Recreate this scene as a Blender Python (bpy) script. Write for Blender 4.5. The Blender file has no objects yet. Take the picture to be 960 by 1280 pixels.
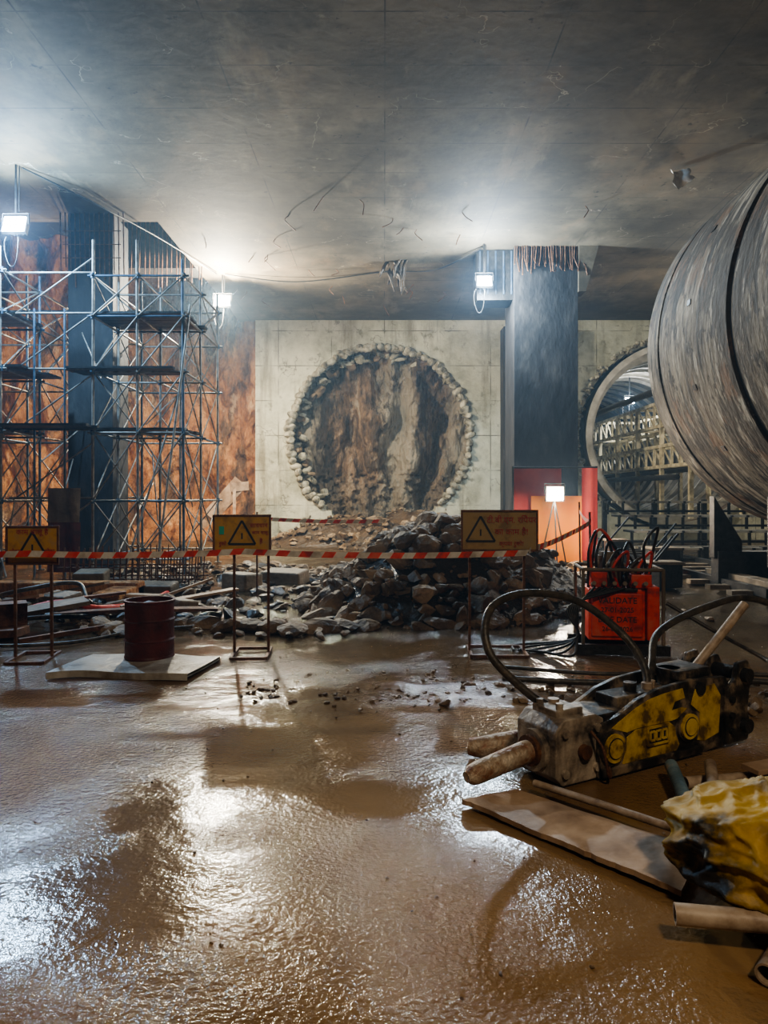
import bpy, bmesh, math, random
from mathutils import Vector, Matrix, noise
random.seed(7)
S=bpy.context.scene
COL=S.collection
V=Vector

# ------------------------------------------------------------------ helpers
_b=bmesh.new(); bmesh.ops.create_icosphere(_b,subdivisions=2,radius=1.0)
ICO_V=[v.co.copy() for v in _b.verts]; ICO_F=[tuple(v.index for v in f.verts) for f in _b.faces]; _b.free()

class MB:
    def __init__(s): s.v=[];s.f=[];s.m=[];s.s=[]
    def add(s,vs,fs,m=0,sm=False):
        o=len(s.v); s.v+= [tuple(x) for x in vs]
        for f in fs: s.f.append(tuple(i+o for i in f)); s.m.append(m); s.s.append(sm)
    def box(s,c,d,m=0,R=None):
        c=V(c); vs=[]
        for x in(-.5,.5):
            for y in(-.5,.5):
                for z in(-.5,.5):
                    p=V((x*d[0],y*d[1],z*d[2]))
                    if R is not None: p=R@p
                    vs.append(c+p)
        s.add(vs,[(0,1,3,2),(4,6,7,5),(0,4,5,1),(2,3,7,6),(0,2,6,4),(1,5,7,3)],m)
    def bar(s,a,b,w,h,m=0):
        a=V(a);b=V(b);d=b-a;L=d.length
        R=d.to_track_quat('X','Z').to_matrix()
        s.box((a+b)/2,(L,w,h),m,R)
    def path(s,pts,r,m=0,seg=8,smooth=True,sub=1,caps=True):
        pts=[V(p) for p in pts]
        if sub>1:
            q=[];rq=[]
            P=[pts[0]*2-pts[1]]+pts+[pts[-1]*2-pts[-2]]
            for i in range(1,len(P)-2):
                for k in range(sub):
                    t=k/sub
                    a,b,c,d=P[i-1],P[i],P[i+1],P[i+2]
                    q.append(.5*((2*b)+(c-a)*t+(2*a-5*b+4*c-d)*t*t+(3*b-a-3*c+d)*t**3))
                    if isinstance(r,(list,tuple)): rq.append(r[i-1]*(1-t)+r[i]*t)
            q.append(pts[-1]); pts=q
            if isinstance(r,(list,tuple)): rq.append(r[-1]); r=rq
        n=len(pts); vs=[];fs=[]
        t0=(pts[1]-pts[0]).normalized()
        u=t0.orthogonal().normalized()
        for i in range(n):
            t=(pts[min(i+1,n-1)]-pts[max(i-1,0)]).normalized()
            u=(u-t*u.dot(t)).normalized(); w=t.cross(u)
            rr=r[i] if isinstance(r,(list,tuple)) else r
            for k in range(seg):
                a=2*math.pi*k/seg
                vs.append(pts[i]+(u*math.cos(a)+w*math.sin(a))*rr)
        for i in range(n-1):
            for k in range(seg):
                k2=(k+1)%seg
                fs.append((i*seg+k,i*seg+k2,(i+1)*seg+k2,(i+1)*seg+k))
        s.add(vs,fs,m,smooth)
        if caps:
            s.add(vs[:seg],[tuple(range(seg))[::-1]],m); s.add(vs[-seg:],[tuple(range(seg))],m)
    def tube(s,a,b,r,m=0,seg=8): s.path([a,b],r,m,seg)
    def pipe(s,a,b,r,m=0,seg=14,m2=None):
        a=V(a);b=V(b); s.path([a,b],r,m,seg,caps=False); s.path([b,a],r*.8,m if m2 is None else m2,seg,caps=False)
        t=(b-a).normalized();u=t.orthogonal().normalized();w=t.cross(u)
        for e in(a,b):
            vs=[];fs=[]
            for k in range(seg):
                an=2*math.pi*k/seg;d=u*math.cos(an)+w*math.sin(an)
                vs+=[e+d*r,e+d*r*.8]
            for k in range(seg):
                k2=(k+1)%seg; fs.append((2*k,2*k2,2*k2+1,2*k+1))
            s.add(vs,fs,m)
    def prism(s,prof,o,ax,ay,az,th,m=0):
        o=V(o);n=len(prof);ax=V(ax);ay=V(ay);az=V(az)
        vs=[o+ax*p[0]+az*p[1] for p in prof]+[o+ax*p[0]+az*p[1]+ay*th for p in prof]
        fs=[tuple(range(n)),tuple(range(2*n-1,n-1,-1))]+[(i,i+n,(i+1)%n+n,(i+1)%n) for i in range(n)]
        s.add(vs,fs,m)
    def rock(s,c,sz,m=0,cut=.62,np_=11):
        c=V(c); R=Matrix.Rotation(random.uniform(0,6.28),3,'Z')@Matrix.Rotation(random.uniform(-.6,.6),3,'X')
        pl=[(V((random.gauss(0,1),random.gauss(0,1),random.gauss(0,1))).normalized(),random.uniform(cut-.2,cut+.15)) for _ in range(np_)]
        vs=[]
        for v in ICO_V:
            p=v.copy()
            for n,d in pl:
                e=p.dot(n)-d
                if e>0: p-=n*e
            p=V((p.x*sz[0],p.y*sz[1],p.z*sz[2]))
            vs.append(c+R@p)
        s.add(vs,ICO_F,m)
    def grid(s,fn,nu,nv,m=0,sm=True):
        vs=[fn(i/nu,j/nv) for j in range(nv+1) for i in range(nu+1)]
        fs=[(j*(nu+1)+i,j*(nu+1)+i+1,(j+1)*(nu+1)+i+1,(j+1)*(nu+1)+i) for j in range(nv) for i in range(nu)]
        s.add(vs,fs,m,sm)
    def obj(s,name,mats,parent=None,bevel=0,loc=None):
        me=bpy.data.meshes.new(name); me.from_pydata(s.v,[],s.f)
        for m in mats: me.materials.append(m)
        me.polygons.foreach_set('material_index',s.m); me.polygons.foreach_set('use_smooth',s.s)
        me.update()
        b=bmesh.new();b.from_mesh(me)
        bmesh.ops.recalc_face_normals(b,faces=b.faces);b.to_mesh(me);b.free()
        o=bpy.data.objects.new(name,me); COL.objects.link(o)
        if parent: o.parent=parent
        if bevel:
            md=o.modifiers.new('bevel','BEVEL');md.width=bevel;md.segments=2;md.limit_method='ANGLE'
        return o
def empty(name):
    o=bpy.data.objects.new(name,None);COL.objects.link(o);o.empty_display_size=.2;return o
def N(x,y=0,z=0,sc=1): return noise.noise(V((x*sc,y*sc,z*sc)))
def FB(x,y,z=0,o=4): return noise.fractal(V((x,y,z)),1.0,2.0,o)

# ------------------------------------------------------------------ materials
def nm(nt,t,**k):
    n=nt.nodes.new(t)
    for a,b in k.items(): setattr(n,a,b)
    return n
def mat(name,cols,scale=3,rough=.7,bump=.3,metal=0,stretch=(1,1,1),detail=8,bscale=None,dist=.05,rrange=None,nrough=.6):
    m=bpy.data.materials.new(name);m.use_nodes=True;nt=m.node_tree;P=nt.nodes['Principled BSDF']
    tc=nm(nt,'ShaderNodeTexCoord');mp=nm(nt,'ShaderNodeMapping');mp.inputs['Scale'].default_value=stretch
    nt.links.new(tc.outputs['Object'],mp.inputs['Vector'])
    n=nm(nt,'ShaderNodeTexNoise');n.inputs['Scale'].default_value=scale;n.inputs['Detail'].default_value=detail;n.inputs['Roughness'].default_value=nrough
    nt.links.new(mp.outputs[0],n.inputs['Vector'])
    r=nm(nt,'ShaderNodeValToRGB');e=r.color_ramp.elements
    while len(e)<len(cols): e.new(.5)
    for i,(p,c) in enumerate(cols): e[i].position=p;e[i].color=(*c,1)
    nt.links.new(n.outputs['Fac'],r.inputs[0]);nt.links.new(r.outputs[0],P.inputs['Base Color'])
    P.inputs['Roughness'].default_value=rough;P.inputs['Metallic'].default_value=metal
    if rrange:
        q=nm(nt,'ShaderNodeMapRange');q.inputs['From Min'].default_value=.35;q.inputs['From Max'].default_value=.65
        q.inputs['To Min'].default_value=rrange[0];q.inputs['To Max'].default_value=rrange[1]
        nt.links.new(n.outputs['Fac'],q.inputs[0]);nt.links.new(q.outputs[0],P.inputs['Roughness'])
    if bump:
        n2=nm(nt,'ShaderNodeTexNoise');n2.inputs['Scale'].default_value=bscale or scale*4;n2.inputs['Detail'].default_value=6
        nt.links.new(mp.outputs[0],n2.inputs['Vector'])
        b=nm(nt,'ShaderNodeBump');b.inputs['Strength'].default_value=bump;b.inputs['Distance'].default_value=dist
        nt.links.new(n2.outputs['Fac'],b.inputs['Height']);nt.links.new(b.outputs[0],P.inputs['Normal'])
    return m
def mixcol(m,facsock,col):
    nt=m.node_tree;P=nt.nodes['Principled BSDF'];src=P.inputs['Base Color'].links[0].from_socket
    mx=nm(nt,'ShaderNodeMix',data_type='RGBA');nt.links.new(facsock,mx.inputs['Factor']);nt.links.new(src,mx.inputs['A']);mx.inputs['B'].default_value=(*col,1)
    nt.links.new(mx.outputs['Result'],P.inputs['Base Color'])
def seams(m,axes,per,width,col,amt=.8):
    nt=m.node_tree
    tc=nm(nt,'ShaderNodeTexCoord');
    nz=nm(nt,'ShaderNodeTexNoise');nz.inputs['Scale'].default_value=1.3
    nt.links.new(tc.outputs['Object'],nz.inputs['Vector'])
    sp=nm(nt,'ShaderNodeSeparateXYZ');nt.links.new(tc.outputs['Object'],sp.inputs[0])
    last=None
    for a,p in zip(axes,per):
        d=nm(nt,'ShaderNodeMath',operation='DIVIDE');nt.links.new(sp.outputs[a],d.inputs[0]);d.inputs[1].default_value=p
        f=nm(nt,'ShaderNodeMath',operation='FRACT');nt.links.new(d.outputs[0],f.inputs[0])
        l=nm(nt,'ShaderNodeMath',operation='LESS_THAN');nt.links.new(f.outputs[0],l.inputs[0]);l.inputs[1].default_value=width/p
        if last is None: last=l
        else:
            x=nm(nt,'ShaderNodeMath',operation='MAXIMUM');nt.links.new(last.outputs[0],x.inputs[0]);nt.links.new(l.outputs[0],x.inputs[1]);last=x
    mu=nm(nt,'ShaderNodeMath',operation='MULTIPLY');nt.links.new(last.outputs[0],mu.inputs[0])
    mr=nm(nt,'ShaderNodeMapRange');mr.inputs['From Min'].default_value=.4;mr.inputs['From Max'].default_value=.6;mr.inputs['To Max'].default_value=amt
    nt.links.new(nz.outputs['Fac'],mr.inputs[0]);nt.links.new(mr.outputs[0],mu.inputs[1])
    mixcol(m,mu.outputs[0],col)
def _noise(m,scale,stretch,off=(3.3,7.1,1.7),detail=8,rough=.65):
    nt=m.node_tree
    tc=nm(nt,'ShaderNodeTexCoord');mp=nm(nt,'ShaderNodeMapping');mp.inputs['Scale'].default_value=stretch;mp.inputs['Location'].default_value=off
    nt.links.new(tc.outputs['Object'],mp.inputs[0])
    n=nm(nt,'ShaderNodeTexNoise');n.inputs['Scale'].default_value=scale;n.inputs['Detail'].default_value=detail;n.inputs['Roughness'].default_value=rough
    nt.links.new(mp.outputs[0],n.inputs['Vector']);return n
def layer(m,scale,lo,hi,col,stretch=(1,1,1),amt=1,off=(3.3,7.1,1.7)):
    nt=m.node_tree;n=_noise(m,scale,stretch,off)
    mr=nm(nt,'ShaderNodeMapRange');mr.inputs['From Min'].default_value=lo;mr.inputs['From Max'].default_value=hi;mr.inputs['To Max'].default_value=amt
    nt.links.new(n.outputs['Fac'],mr.inputs[0]);mixcol(m,mr.outputs[0],col)
def veins(m,scale,width,col,amt=.8,stretch=(1,1,1),off=(1,2,3),detail=5):
    nt=m.node_tree;n=_noise(m,scale,stretch,off,detail,.5)
    a=nm(nt,'ShaderNodeMath',operation='SUBTRACT');nt.links.new(n.outputs['Fac'],a.inputs[0]);a.inputs[1].default_value=.5
    b=nm(nt,'ShaderNodeMath',operation='ABSOLUTE');nt.links.new(a.outputs[0],b.inputs[0])
    mr=nm(nt,'ShaderNodeMapRange');mr.inputs['From Min'].default_value=0;mr.inputs['From Max'].default_value=width;mr.inputs['To Min'].default_value=amt;mr.inputs['To Max'].default_value=0
    nt.links.new(b.outputs[0],mr.inputs[0])
    n2=_noise(m,scale*.9,(1,1,1),(9,9,9),3)
    g=nm(nt,'ShaderNodeMapRange');g.inputs['From Min'].default_value=.5;g.inputs['From Max'].default_value=.6;nt.links.new(n2.outputs['Fac'],g.inputs[0])
    mu=nm(nt,'ShaderNodeMath',operation='MULTIPLY');nt.links.new(mr.outputs[0],mu.inputs[0]);nt.links.new(g.outputs[0],mu.inputs[1])
    mixcol(m,mu.outputs[0],col)
def emis(name,col,st):
    m=bpy.data.materials.new(name);m.use_nodes=True;P=m.node_tree.nodes['Principled BSDF']
    P.inputs['Base Color'].default_value=(*col,1);P.inputs['Emission Color'].default_value=(*col,1);P.inputs['Emission Strength'].default_value=st;return m

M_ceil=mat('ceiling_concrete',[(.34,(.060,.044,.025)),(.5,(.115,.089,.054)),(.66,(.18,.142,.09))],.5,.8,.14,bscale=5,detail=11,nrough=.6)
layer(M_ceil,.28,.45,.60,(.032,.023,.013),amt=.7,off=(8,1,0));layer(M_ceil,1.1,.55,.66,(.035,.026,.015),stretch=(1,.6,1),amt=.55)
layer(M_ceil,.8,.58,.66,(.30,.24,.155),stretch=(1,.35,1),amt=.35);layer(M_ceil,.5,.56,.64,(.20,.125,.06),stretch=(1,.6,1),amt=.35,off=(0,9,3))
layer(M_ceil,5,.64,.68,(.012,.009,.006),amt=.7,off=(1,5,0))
veins(M_ceil,.6,.003,(.5,.43,.31),.55,off=(4,4,1));veins(M_ceil,.8,.0022,(.012,.009,.006),.7,off=(7,2,5))
seams(M_ceil,[0,1],[2.4,1.2],.025,(.02,.015,.01),.75)
M_wall=mat('wall_concrete',[(.34,(.38,.37,.26)),(.5,(.62,.61,.46)),(.68,(.80,.78,.62))],1.0,.8,.5,bscale=7,detail=11,nrough=.68)
layer(M_wall,.9,.53,.68,(.20,.16,.09),stretch=(2.2,1,.3),amt=.7);layer(M_wall,3,.6,.68,(.16,.14,.09),amt=.6)
veins(M_wall,.9,.01,(.12,.10,.06),.7)
seams(M_wall,[0,2],[1.9,1.25],.035,(.13,.12,.08),.85)
M_soil=mat('soil_orange',[(.36,(.10,.038,.012)),(.5,(.36,.145,.038)),(.64,(.62,.31,.11))],1.2,.9,1,stretch=(1.2,1,.55),bscale=4,dist=.3,nrough=.68,detail=11)
layer(M_soil,.7,.52,.60,(.05,.03,.016),stretch=(1.6,1,.5),amt=.8);layer(M_soil,1.4,.60,.66,(.62,.43,.25),stretch=(1.4,1,.5),amt=.55,off=(1,1,5))
M_soilh=mat('tunnel_face_soil',[(.38,(.06,.036,.018)),(.48,(.17,.105,.055)),(.56,(.29,.185,.10)),(.64,(.44,.36,.25))],1.4,.85,1,stretch=(1.5,1,.5),bscale=5,dist=.3,nrough=.72,detail=12)
nt=M_soilh.node_tree;tc=nm(nt,'ShaderNodeTexCoord');sp=nm(nt,'ShaderNodeSeparateXYZ');nt.links.new(tc.outputs['Object'],sp.inputs[0])
nz=_noise(M_soilh,1.2,(1,1,.4),(0,0,0),7)
q=nm(nt,'ShaderNodeMath',operation='MULTIPLY_ADD');nt.links.new(nz.outputs['Fac'],q.inputs[0]);q.inputs[1].default_value=1.8;nt.links.new(sp.outputs[0],q.inputs[2])
mr=nm(nt,'ShaderNodeMapRange');mr.inputs['From Min'].default_value=-2.6;mr.inputs['From Max'].default_value=4.3;nt.links.new(q.outputs[0],mr.inputs[0])
def ramp(pts):
    r=nm(nt,'ShaderNodeValToRGB');e=r.color_ramp.elements
    while len(e)<len(pts): e.new(.5)
    for i,(p,c) in enumerate(pts): e[i].position=p;e[i].color=(c,c,c,1)
    nt.links.new(mr.outputs[0],r.inputs[0]);return r
g=ramp([(0,.6),(.12,.7),(.2,.0),(.47,.0),(.53,.8),(.66,.75),(.72,.1),(.82,.1),(.88,.7),(1,.6)])
mixcol(M_soilh,g.outputs[0],(.38,.335,.245))
d=ramp([(0,0),(.12,0),(.16,.95),(.22,.95),(.26,0),(.66,0),(.70,.85),(.75,.0),(1,0)])
mixcol(M_soilh,d.outputs[0],(.025,.015,.009))  # shade of the recesses put into the soil colour as dark bands
layer(M_soilh,1.3,.52,.60,(.055,.037,.022),stretch=(1.4,1,.6),amt=.75)
mr2=nm(nt,'ShaderNodeMapRange');mr2.inputs['From Min'].default_value=2.6;mr2.inputs['From Max'].default_value=1.2;mr2.inputs['To Max'].default_value=.7;nt.links.new(sp.outputs[2],mr2.inputs[0])
mixcol(M_soilh,mr2.outputs[0],(.15,.12,.08))
M_broken=mat('broken_concrete',[(.36,(.12,.10,.065)),(.48,(.34,.31,.22)),(.62,(.58,.55,.42))],4,.9,.6)
M_rock=mat('rubble_rock',[(.36,(.065,.038,.017)),(.5,(.18,.115,.056)),(.64,(.33,.23,.13))],2.0,.65,.7,bscale=12)
M_mud=mat('dark_mud',[(.3,(.025,.015,.007)),(.6,(.085,.052,.025)),(.8,(.15,.095,.045))],3,.4,.8,bscale=10)
M_col=mat('column_concrete',[(.34,(.008,.007,.008)),(.55,(.024,.022,.022)),(.7,(.06,.054,.05))],2,.75,.4,stretch=(1,1,.5))
M_steel=mat('galvanised_steel',[(.3,(.10,.09,.08)),(.6,(.32,.30,.26))],6,.5,.1,metal=.4)
M_bluesteel=mat('blue_painted_steel',[(.35,(.03,.07,.12)),(.6,(.09,.14,.19)),(.75,(.26,.20,.13))],6,.5,.1,metal=.2)
M_rust=mat('rusty_steel',[(.3,(.05,.022,.011)),(.6,(.18,.075,.03)),(.8,(.30,.17,.09))],12,.6,.3,metal=.3)
M_dark=mat('dark_steel',[(.3,(.012,.012,.013)),(.7,(.05,.046,.042))],8,.5,.2,metal=.4)
M_black=mat('black_rubber',[(.3,(.010,.010,.010)),(.6,(.025,.023,.021)),(.78,(.12,.09,.06))],10,.4,.15)
M_hose=mat('muddy_rubber_hose',[(.35,(.025,.022,.018)),(.6,(.085,.068,.048)),(.75,(.25,.19,.12))],14,.4,.15)
M_cast=mat('muddy_cast_steel',[(.36,(.055,.042,.03)),(.48,(.27,.215,.16)),(.62,(.50,.42,.33))],6,.5,.7,metal=.1,bscale=22,dist=.015)
M_bblk=mat('black_paint_muddy',[(.42,(.014,.013,.012)),(.51,(.06,.047,.035)),(.62,(.30,.225,.145))],7,.4,.4,bscale=28,dist=.008,metal=.1)
M_byel=mat('yellow_paint_muddy',[(.38,(.14,.085,.02)),(.47,(.52,.33,.028)),(.62,(.75,.53,.09))],8,.45,.4,bscale=28,dist=.008)
M_chis=mat('chisel_steel',[(.40,(.24,.09,.035)),(.5,(.36,.26,.175)),(.62,(.56,.48,.38))],8,.45,.4,metal=.15)
M_shield=mat('shield_steel',[(.36,(.05,.038,.025)),(.48,(.12,.098,.07)),(.6,(.22,.19,.14)),(.7,(.34,.30,.23))],1.1,.8,.5,stretch=(.7,1.6,.7),bscale=7,nrough=.76,detail=13)
layer(M_shield,1.7,.52,.58,(.013,.010,.008),stretch=(.3,2.6,.3),amt=.9)
layer(M_shield,.7,.50,.55,(.030,.021,.013),stretch=(1,1,.7),amt=.88,off=(2,3,8))
layer(M_shield,3.5,.55,.60,(.018,.013,.009),stretch=(1,1,.6),amt=.9,off=(2,9,8))
layer(M_shield,1.5,.56,.62,(.16,.085,.04),stretch=(1,1,.5),amt=.65,off=(9,9,1))
layer(M_shield,2.4,.57,.62,(.46,.42,.34),stretch=(.5,2.0,.5),amt=.55,off=(5,3,8))
M_seam=mat('shield_joint',[(.3,(.008,.007,.006)),(.7,(.028,.024,.02))],5,.6,.2)
M_ring=mat('portal_ring_steel',[(.3,(.30,.28,.23)),(.7,(.62,.59,.51))],3,.5,.2,metal=.1)
M_lining=mat('tunnel_lining',[(.3,(.09,.08,.06)),(.7,(.26,.23,.18))],2,.7,.3)
M_cream=mat('gantry_paint',[(.36,(.34,.29,.17)),(.6,(.75,.67,.46))],4,.5,.2)
M_red=mat('red_paint',[(.36,(.34,.024,.008)),(.5,(.80,.05,.018)),(.68,(.75,.15,.07))],6,.5,.1)
M_redd=mat('dark_red_paint',[(.3,(.04,.007,.004)),(.7,(.15,.018,.010))],6,.55,.2)
M_sign=mat('sign_yellow',[(.36,(.32,.17,.02)),(.5,(.56,.31,.03)),(.66,(.42,.27,.08))],5,.6,.05)
M_sign2=mat('sign_backlit',[(.36,(.22,.14,.05)),(.5,(.36,.24,.08)),(.66,(.32,.23,.11))],5,.6,.05)  # dirt plus the dull shade of a backlit board, put into the colour
M_ink=mat('sign_ink',[(.3,(.01,.01,.01)),(.7,(.03,.03,.03))],5,.6,0)
M_inkr=mat('sign_red_ink',[(.3,(.36,.02,.012)),(.7,(.45,.04,.02))],5,.6,0)
M_green=mat('sticker_green',[(.3,(.02,.4,.3)),(.7,(.05,.5,.38))],5,.5,0)
M_white=mat('white_plastic',[(.35,(.42,.36,.29)),(.6,(.75,.72,.66))],6,.5,.1)
M_slab=mat('grey_sheet',[(.38,(.16,.12,.08)),(.5,(.38,.34,.28)),(.62,(.55,.52,.46))],2.5,.4,.3)
M_tarp=mat('tarp_yellow',[(.40,(.02,.016,.01)),(.45,(.20,.12,.012)),(.53,(.44,.26,.014)),(.68,(.54,.34,.028))],3.2,.55,.4,bscale=14,dist=.02)
M_wood=mat('muddy_plywood',[(.34,(.20,.115,.06)),(.5,(.40,.265,.16)),(.66,(.56,.40,.27))],3,.55,.4,bscale=18,dist=.01)
M_pipe=mat('muddy_pipe',[(.34,(.20,.13,.08)),(.5,(.38,.285,.20)),(.66,(.52,.42,.32))],9,.5,.3,bscale=25,dist=.01)
M_bpipe=mat('blue_pipe',[(.4,(.10,.17,.21)),(.58,(.19,.29,.34)),(.72,(.42,.31,.22))],7,.45,.2)
M_orange=mat('orange_banner',[(.3,(.92,.24,.006)),(.7,(.95,.32,.012))],2,.7,.1)
M_pink=mat('red_banner',[(.3,(.42,.028,.020)),(.7,(.55,.055,.035))],2,.7,.1)
M_conc2=mat('grimy_concrete',[(.3,(.08,.058,.034)),(.6,(.21,.155,.098)),(.8,(.34,.27,.18))],3,.6,.4)
M_lamp=emis('lamp_glass',(.80,.91,1),200)
M_lampw=emis('lamp_glass_warm',(1,.93,.8),120)

# ------------------------------------------------------------------ floor
mf=mat('wet_mud_floor',[(.34,(.165,.088,.031)),(.5,(.245,.140,.055)),(.66,(.34,.205,.09))],.5,.12,0,detail=7,nrough=.5)
nt=mf.node_tree;P=nt.nodes['Principled BSDF']
layer(mf,.55,.52,.66,(.115,.066,.026),amt=.6)
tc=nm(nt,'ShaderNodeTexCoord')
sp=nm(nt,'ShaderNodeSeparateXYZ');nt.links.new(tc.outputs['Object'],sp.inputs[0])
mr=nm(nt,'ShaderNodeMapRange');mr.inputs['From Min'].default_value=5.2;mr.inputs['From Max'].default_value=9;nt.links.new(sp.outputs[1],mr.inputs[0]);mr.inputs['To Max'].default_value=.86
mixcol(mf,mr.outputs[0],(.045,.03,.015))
big=nm(nt,'ShaderNodeTexNoise');big.inputs['Scale'].default_value=.55;big.inputs['Detail'].default_value=5;nt.links.new(tc.outputs['Object'],big.inputs['Vector'])
mk=nm(nt,'ShaderNodeMapRange');mk.inputs['From Min'].default_value=.44;mk.inputs['From Max'].default_value=.60;nt.links.new(big.outputs['Fac'],mk.inputs[0])
mk.inputs['To Min'].default_value=.12
n1=nm(nt,'ShaderNodeTexNoise');n1.inputs['Scale'].default_value=36;n1.inputs['Detail'].default_value=3;n1.inputs['Roughness'].default_value=.6;nt.links.new(tc.outputs['Object'],n1.inputs['Vector'])
n3=nm(nt,'ShaderNodeTexNoise');n3.inputs['Scale'].default_value=3.5;n3.inputs['Detail'].default_value=4;nt.links.new(tc.outputs['Object'],n3.inputs['Vector'])
mm=nm(nt,'ShaderNodeMath',operation='MULTIPLY');nt.links.new(n1.outputs['Fac'],mm.inputs[0]);nt.links.new(mk.outputs[0],mm.inputs[1])
b1=nm(nt,'ShaderNodeBump');b1.inputs['Strength'].default_value=1;b1.inputs['Distance'].default_value=.017;nt.links.new(mm.outputs[0],b1.inputs['Height'])
b2=nm(nt,'ShaderNodeBump');b2.inputs['Strength'].default_value=.4;b2.inputs['Distance'].default_value=.03;nt.links.new(n3.outputs['Fac'],b2.inputs['Height'])
nt.links.new(b1.outputs[0],b2.inputs['Normal']);nt.links.new(b2.outputs[0],P.inputs['Normal'])
P.inputs['Roughness'].default_value=.13
P.inputs['Specular IOR Level'].default_value=.38

def fz(x,y):
    a=.006 if y<5 else min(.05,.006+(y-5)*.012)
    z=FB(x*.6,y*.6)*a
    if y>11: z+= .06*FB(x*1.5+9,y*1.5)
    d=math.hypot((x+.1)/1.1,(y-6.1)/.7)
    if d<1: z+=(1-d)*.05*(1+FB(x*4,y*4))
    return z
mb=MB()
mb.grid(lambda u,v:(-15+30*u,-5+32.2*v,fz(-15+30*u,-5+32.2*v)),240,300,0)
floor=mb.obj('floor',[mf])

# ------------------------------------------------------------------ ceiling
mb=MB()
H=7.9
mb.box((0,6,H+.5),(30,22,1));mb.box((4.9,22.25,H+.5),(20.2,10.5,1))
mb.box((-10.1,22.5,11.2),(10,11.5,.3))
mb.box((-6.6,20.9,9.3),(3.2,.9,2.8),1)
for i in range(26):
    x=-8+3*i/25; mb.tube((x,20.35+.05*random.random(),9.8),(x+random.uniform(-.05,.05),20.3,7.75-random.random()*.5),.016,2,5)
mb.prism([(0,0),(.5,0),(.18,-1.15),(0,-1.15)],(4.9,18.6,H),(1,0,0),(0,.5,0),(0,0,1),1,0)
ceil=mb.obj('ceiling',[M_ceil,M_dark,M_rust])

mb=MB()
mb.box((2.88,19.3,7.25),(1.0,.8,1.28),0)
for i in range(5): mb.box((2.45+i*.2,18.88,7.3),(.03,.05,1.1),1)
mb.obj('ceiling_formwork_box',[M_dark,M_bluesteel])
mb=MB()
for k in range(10):
    x=.35+random.uniform(-.3,.3);y=19.9+random.uniform(-.2,.2)
    mb.path([(x,y,7.9),(x+random.uniform(-.15,.15),y,7.7),(x+random.uniform(-.25,.25),y,7.5-random.random()*.5)],[.03,.06,.02],0,6,sub=4)
mb.rock((.42,19.8,7.45),(.13,.06,.32),0);mb.rock((.1,19.8,7.72),(.3,.06,.12),0);mb.rock((.5,19.8,7.1),(.07,.05,.2),0)
mb.obj('hanging_ceiling_debris',[M_mud])
mb=MB()
mb.grid(lambda u,v:(5.5+.3*u+.12*v+.04*math.sin(v*7),14.2+.08*math.sin(u*5),7.88-.36*v*(1-.5*u)-.04*abs(math.sin(u*9+v*4))),8,8)
mb.obj('torn_plastic_sheet',[M_white])
mb=MB()
for k in range(30):
    x=random.uniform(-4.6,5);y=random.uniform(15,25);mb.path([(x,y,7.9),(x+random.uniform(-.1,.1),y,7.8),(x+random.uniform(-.25,.25),y,7.75-random.random()*.22)],.011,0,5,sub=3)
mb.obj('ceiling_rebar_stubs',[M_rust])
mb=MB()
mb.path([(-4.5,20.9,7.86),(-2.5,21.2,7.74),(0,20.6,7.84),(1.4,20,7.72),(2.5,18.6,7.86)],.018,0,6,sub=8)
mb.path([(-6.9,14.1,7.86),(-6,15.5,7.7),(-5.4,18,7.84),(-4.7,20.8,7.84)],.018,0,6,sub=8)
mb.obj('lighting_cable',[M_black])

# ------------------------------------------------------------------ back wall with two circular openings
def wallhole(mb,x0,x1,z0,z1,cx,cz,R,jit,y,th,m=0,mi=1):
    ang=[2*math.pi*i/280 for i in range(280)]+[math.atan2(zz-cz,xx-cx)%(2*math.pi) for xx in(x0,x1) for zz in(z0,z1)]
    ang=sorted(ang);n=len(ang);vi=[];vo=[];vb=[]
    for a in ang:
        c,s_=math.cos(a),math.sin(a)
        r=R*(1+jit*(N(c*6,s_*6,3)*.6+abs(math.sin(a*35))*.7))
        t=1e9
        if c>1e-9:t=min(t,(x1-cx)/c)
        if c<-1e-9:t=min(t,(x0-cx)/c)
        if s_>1e-9:t=min(t,(z1-cz)/s_)
        if s_<-1e-9:t=min(t,(z0-cz)/s_)
        vi.append((cx+c*r,y,cz+s_*r));vo.append((cx+c*t,y,cz+s_*t));vb.append((cx+c*r*(.98),y+th,cz+s_*r*.98))
    fs=[(i,(i+1)%n,(i+1)%n+n,i+n) for i in range(n)]
    mb.add(vi+vo,fs,m);mb.add(vi+vb,fs,mi)
mb=MB()
YW=26.5
C1=(-.14,3.72);R1=3.2;C2=(10.35,3.75);R2=3.35
wallhole(mb,-4.6,4.2,-.1,H+.02,C1[0],C1[1],R1,.05,YW,1.3)
wallhole(mb,4.2,15,-.1,H+.02,C2[0],C2[1],R2,.01,YW,.5)
mb.box((-4.55,YW+.5,3.9),(.12,.98,8),0)
mb.obj('wall_back',[M_wall,M_broken])

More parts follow.
